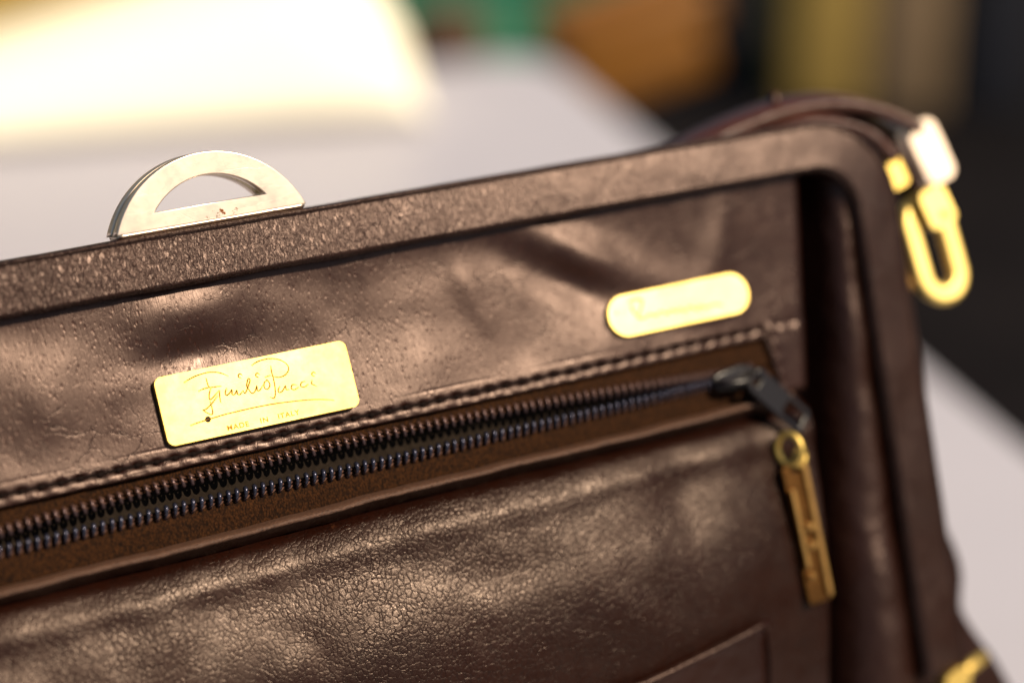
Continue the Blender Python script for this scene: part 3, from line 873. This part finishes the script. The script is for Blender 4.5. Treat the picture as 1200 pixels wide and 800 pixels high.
# --- oval plate
def ono(u, v, h): return (u, v + h*0.2, W0(93, -3) + (-3-v)*0.19 - 0.02*(u-93) + h*0.98 + 0.75)
opl = part('oval_plate', plate_mesh('oval_plate', rrect(93.5, -3.0, 17.3, 4.25, 4.2, 12), -1.6, 0.6, 0.3, ono), M['gold_bright'], BAG)
sharp_smooth(opl, 40); opl['label'] = 'small oval gold plate with worn faint script'
ms = []
for s in ([(81.78, -0.32), (83.43, -0.02), (85.01, -0.6), (84.12, -2.41), (83.02, -3.72), (84.27, -4.25), (86.2, -3.7), (87.45, -4.23), (88.8, -3.6), (90.23, -4.44), (91.2, -3.7), (92.4, -4.38), (93.4, -3.8), (94.49, -4.61), (95.9, -3.9), (97.32, -4.82), (98.4, -4.2), (99.52, -4.76), (101.65, -4.5), (103.87, -4.94)], [(82.0, -1.2), (82.6, -3.2)], [(78.1, -2.1), (78.5, -2.1)]):
    ms.append(tube('s', smooth_path([ono(u, v, 0.58) for u, v in s], 5), 0.28, 6))
part('worn_script', join_meshes('worn_script', ms), M['engrave_soft'], opl)

# --- slider, pull and tag
def zs(u, v, h): return (u, v, W0(u, v) + h)
sld = part('slider', plate_mesh('slider', [(97.5, -22.2), (104.3, -23.0), (107.8, -22.0), (108.4, -20.2), (107.8, -18.6), (104.3, -17.8), (97.5, -18.8), (97.0, -20.5)], 0.2, 2.0, 0.6, zs), M['gunmetal'], BAG)
P = smooth_path([zs(98.0, -20.4, 1.6), zs(99.0, -20.8, 3.6), zs(102.5, -21.1, 4.6), zs(106.5, -20.8, 4.2), zs(108.2, -20.2, 2.0)], 5)
part('bail', tube('bail', P, [0.75]*len(P), 8), M['gunmetal'], sld)
ang = atan2(-33.2+20.6, 116.8-105.4)
def pull_pos(u, v, h):
    x = 105.6 + u*cos(ang) - v*sin(ang); y = -20.9 + u*sin(ang) + v*cos(ang)
    return (x, y, W0(x, y) + 4.2 - 0.06*u + h)
part('pull_tab', plate_mesh('pull_tab', rrect(8.1, 0, 8.6, 3.0, 1.4, 5), -0.7, 0.7, 0.35, pull_pos, holes=[rrect(12.7, 0, 2.6, 1.7, 0.5, 4), rrect(0.8, 0, 0.9, 1.3, 0.4, 4)]), M['gunmetal'], sld)
c = Vector(zs(110.4, -37.2, 4.4)); P = []
for k in range(28):
    a = 2*pi*k/28; d = Vector((0.42*cos(a), 1.0*sin(a), 0.75*cos(a)))
    P.append(c + d*3.3)
rg = part('pull_ring', tube('pull_ring', P, 0.78, 8, True), M['gold'], BAG)
c2 = Vector(zs(113.0, -39.6, 3.6)); P = []
for k in range(24):
    a = 2*pi*k/24; P.append(c2 + Vector((0.9*cos(a), 0.75*sin(a), -0.6*cos(a)))*2.1)
part('pull_ring', tube('pull_ring', P, 0.75, 8, True), M['gold'], BAG)
ta = 0.035
def tagp(x, y, h):
    u = 111.2 + x*cos(ta) - y*sin(ta); v = -41.2 + x*sin(ta) + y*cos(ta)
    return (u, v, 0.55*W0(110, -44) + 0.45*W0(u, v) + 2.2 + h - 0.10*x)
tg = part('pull_tag', plate_mesh('pull_tag', rrect(0, -14.6, 3.2, 15.2, 0.9, 5), -0.6, 0.5, 0.2, tagp, holes=[rrect(0.3, -0.9, 0.9, 0.7, 0.5, 4)]), M['bronze_dark'], BAG)
sharp_smooth(tg, 40)
for x0, wd, y0, hl, mt in ((2.45, 0.62, -14.6, 14.4, 'bronze'), (-2.3, 0.55, -13.0, 8.6, 'bronze')):
    o = part('rail', plate_mesh('rail', rrect(x0, y0, wd, hl, 0.5, 4), 0.4, 1.5, 0.35, tagp), M[mt], tg)
for (x, y, r) in ((0.5, -13.2, 0.85), (0.2, -17.2, 0.9), (-1.6, -23.5, 0.7)):
    ring_ = [(x+r*cos(2*pi*k/16), y+r*1.05*sin(2*pi*k/16)) for k in range(16)]
    part('stud', plate_mesh('stud', ring_, 0.3, 1.3, 0.4, tagp), M['bronze'], tg)

# --- strap and its gold fittings at the right-hand corner
def strap_mesh(name, path, width_dir, half, th):
    P = smooth_path(path, 8); rings = []
    for i, p in enumerate(P):
        t = (P[min(i+1, len(P)-1)] - P[max(i-1, 0)]).normalized()
        d = Vector(width_dir); d = (d - t*d.dot(t)).normalized(); n_ = t.cross(d)
        ring = []
        for (a, b) in ((1, 0.5), (0.92, 1), (-0.92, 1), (-1, 0.5), (-1, -0.5), (-0.92, -1), (0.92, -1), (1, -0.5)):
            ring.append(p + d*half*a + n_*th*b)
        rings.append(ring)
    return sweep(name, rings)
part('strap', strap_mesh('strap', [(86, 24.0, -10), (104, 27.6, -10), (120, 31.6, -10.5), (136, 34.0, -11), (150, 33.4, -11), (161, 29.8, -10), (169, 24.5, -8.5)], (0, -0.30, 1), 4.8, 1.3), M['strap'], BAG)
part('strap_tab', strap_mesh('strap_tab', [(124, 27.6, -8), (136, 30.6, -6.5), (145, 29.2, -5), (152, 25.6, -4), (157.5, 18.5, -3.6)], (0.25, -0.45, 1), 3.2, 1.0), M['strap'], BAG)
part('strap_tab', strap_mesh('strap_tab', [(150, 31, -16), (158, 27, -15), (163, 20, -13), (166, 11, -11), (165, 3, -10)], (0.35, 0.1, 1), 4.2, 1.2), M['plain'], BAG)
part('rivet', tube('rivet', [(135.0, 34.6, -11.5), (135.0, 37.6, -11.8)], [1.3, 0.9], 10), M['strap'], BAG)
fa = radians(13)
def tilted(u, v, h): return (u, v, h - 0.17*(v-8) - 0.05*(u-165))
part('buckle_bar', plate_mesh('buckle_bar', rrect(171.9, 18.6, 4.3, 7.3, 2.6, 8, fa), -9.4, -5.4, 1.0, tilted, bseg=4), M['ring'], BAG)
part('rivet_plate', plate_mesh('rivet_plate', rrect(157.6, 15.6, 3.1, 3.6, 1.2, 6, fa), -4.0, -2.2, 0.8, tilted, bseg=4), M['gold'], BAG)
lk = []
def stad(cx, cy, hx, hy, rot): return rrect(cx, cy, hx, hy, hx-0.01, 10, rot)
part('link', plate_mesh('link', stad(164.6, -2.9, 7.4, 12.8, radians(2)), -6.2, -2.6, 1.2, tilted, holes=[stad(164.6, -2.9, 2.7, 8.2, radians(2))], bseg=4), M['gold_bright'], BAG)
part('link', plate_mesh('link', rrect(165.3, 6.4, 3.8, 4.4, 1.8, 8, fa), -2.5, 0.6, 1.1, tilted, bseg=4), M['gold_bright'], BAG)
part('link', plate_mesh('link', stad(160.0, -3.5, 3.4, 9.4, radians(2)), -12.5, -8.8, 1.0, holes=[stad(160.0, -3.5, 0.9, 6.4, radians(2))], bseg=3), M['bronze'], BAG)
part('pivot_pin', plate_mesh('pivot_pin', [(166.6+1.1*cos(2*pi*k/14), 4.6+1.1*sin(2*pi*k/14)) for k in range(14)], 0.5, 1.2, 0.3, tilted), M['bronze'], BAG)
# hinge fitting at the lower end of the rim
part('hinge', plate_mesh('hinge', rrect(150.0, -99.2, 3.6, 2.3, 2.0, 8, 0.3), -1.0, 3.4, 1.5, bseg=4), M['gold'], BAG)
part('hinge_barrel', tube('hinge_barrel', [(152, -100.2, -2), (160, -99.4, -5), (165, -98.8, -7)], [1.5, 1.6, 1.4], 12), M['gold'], BAG)
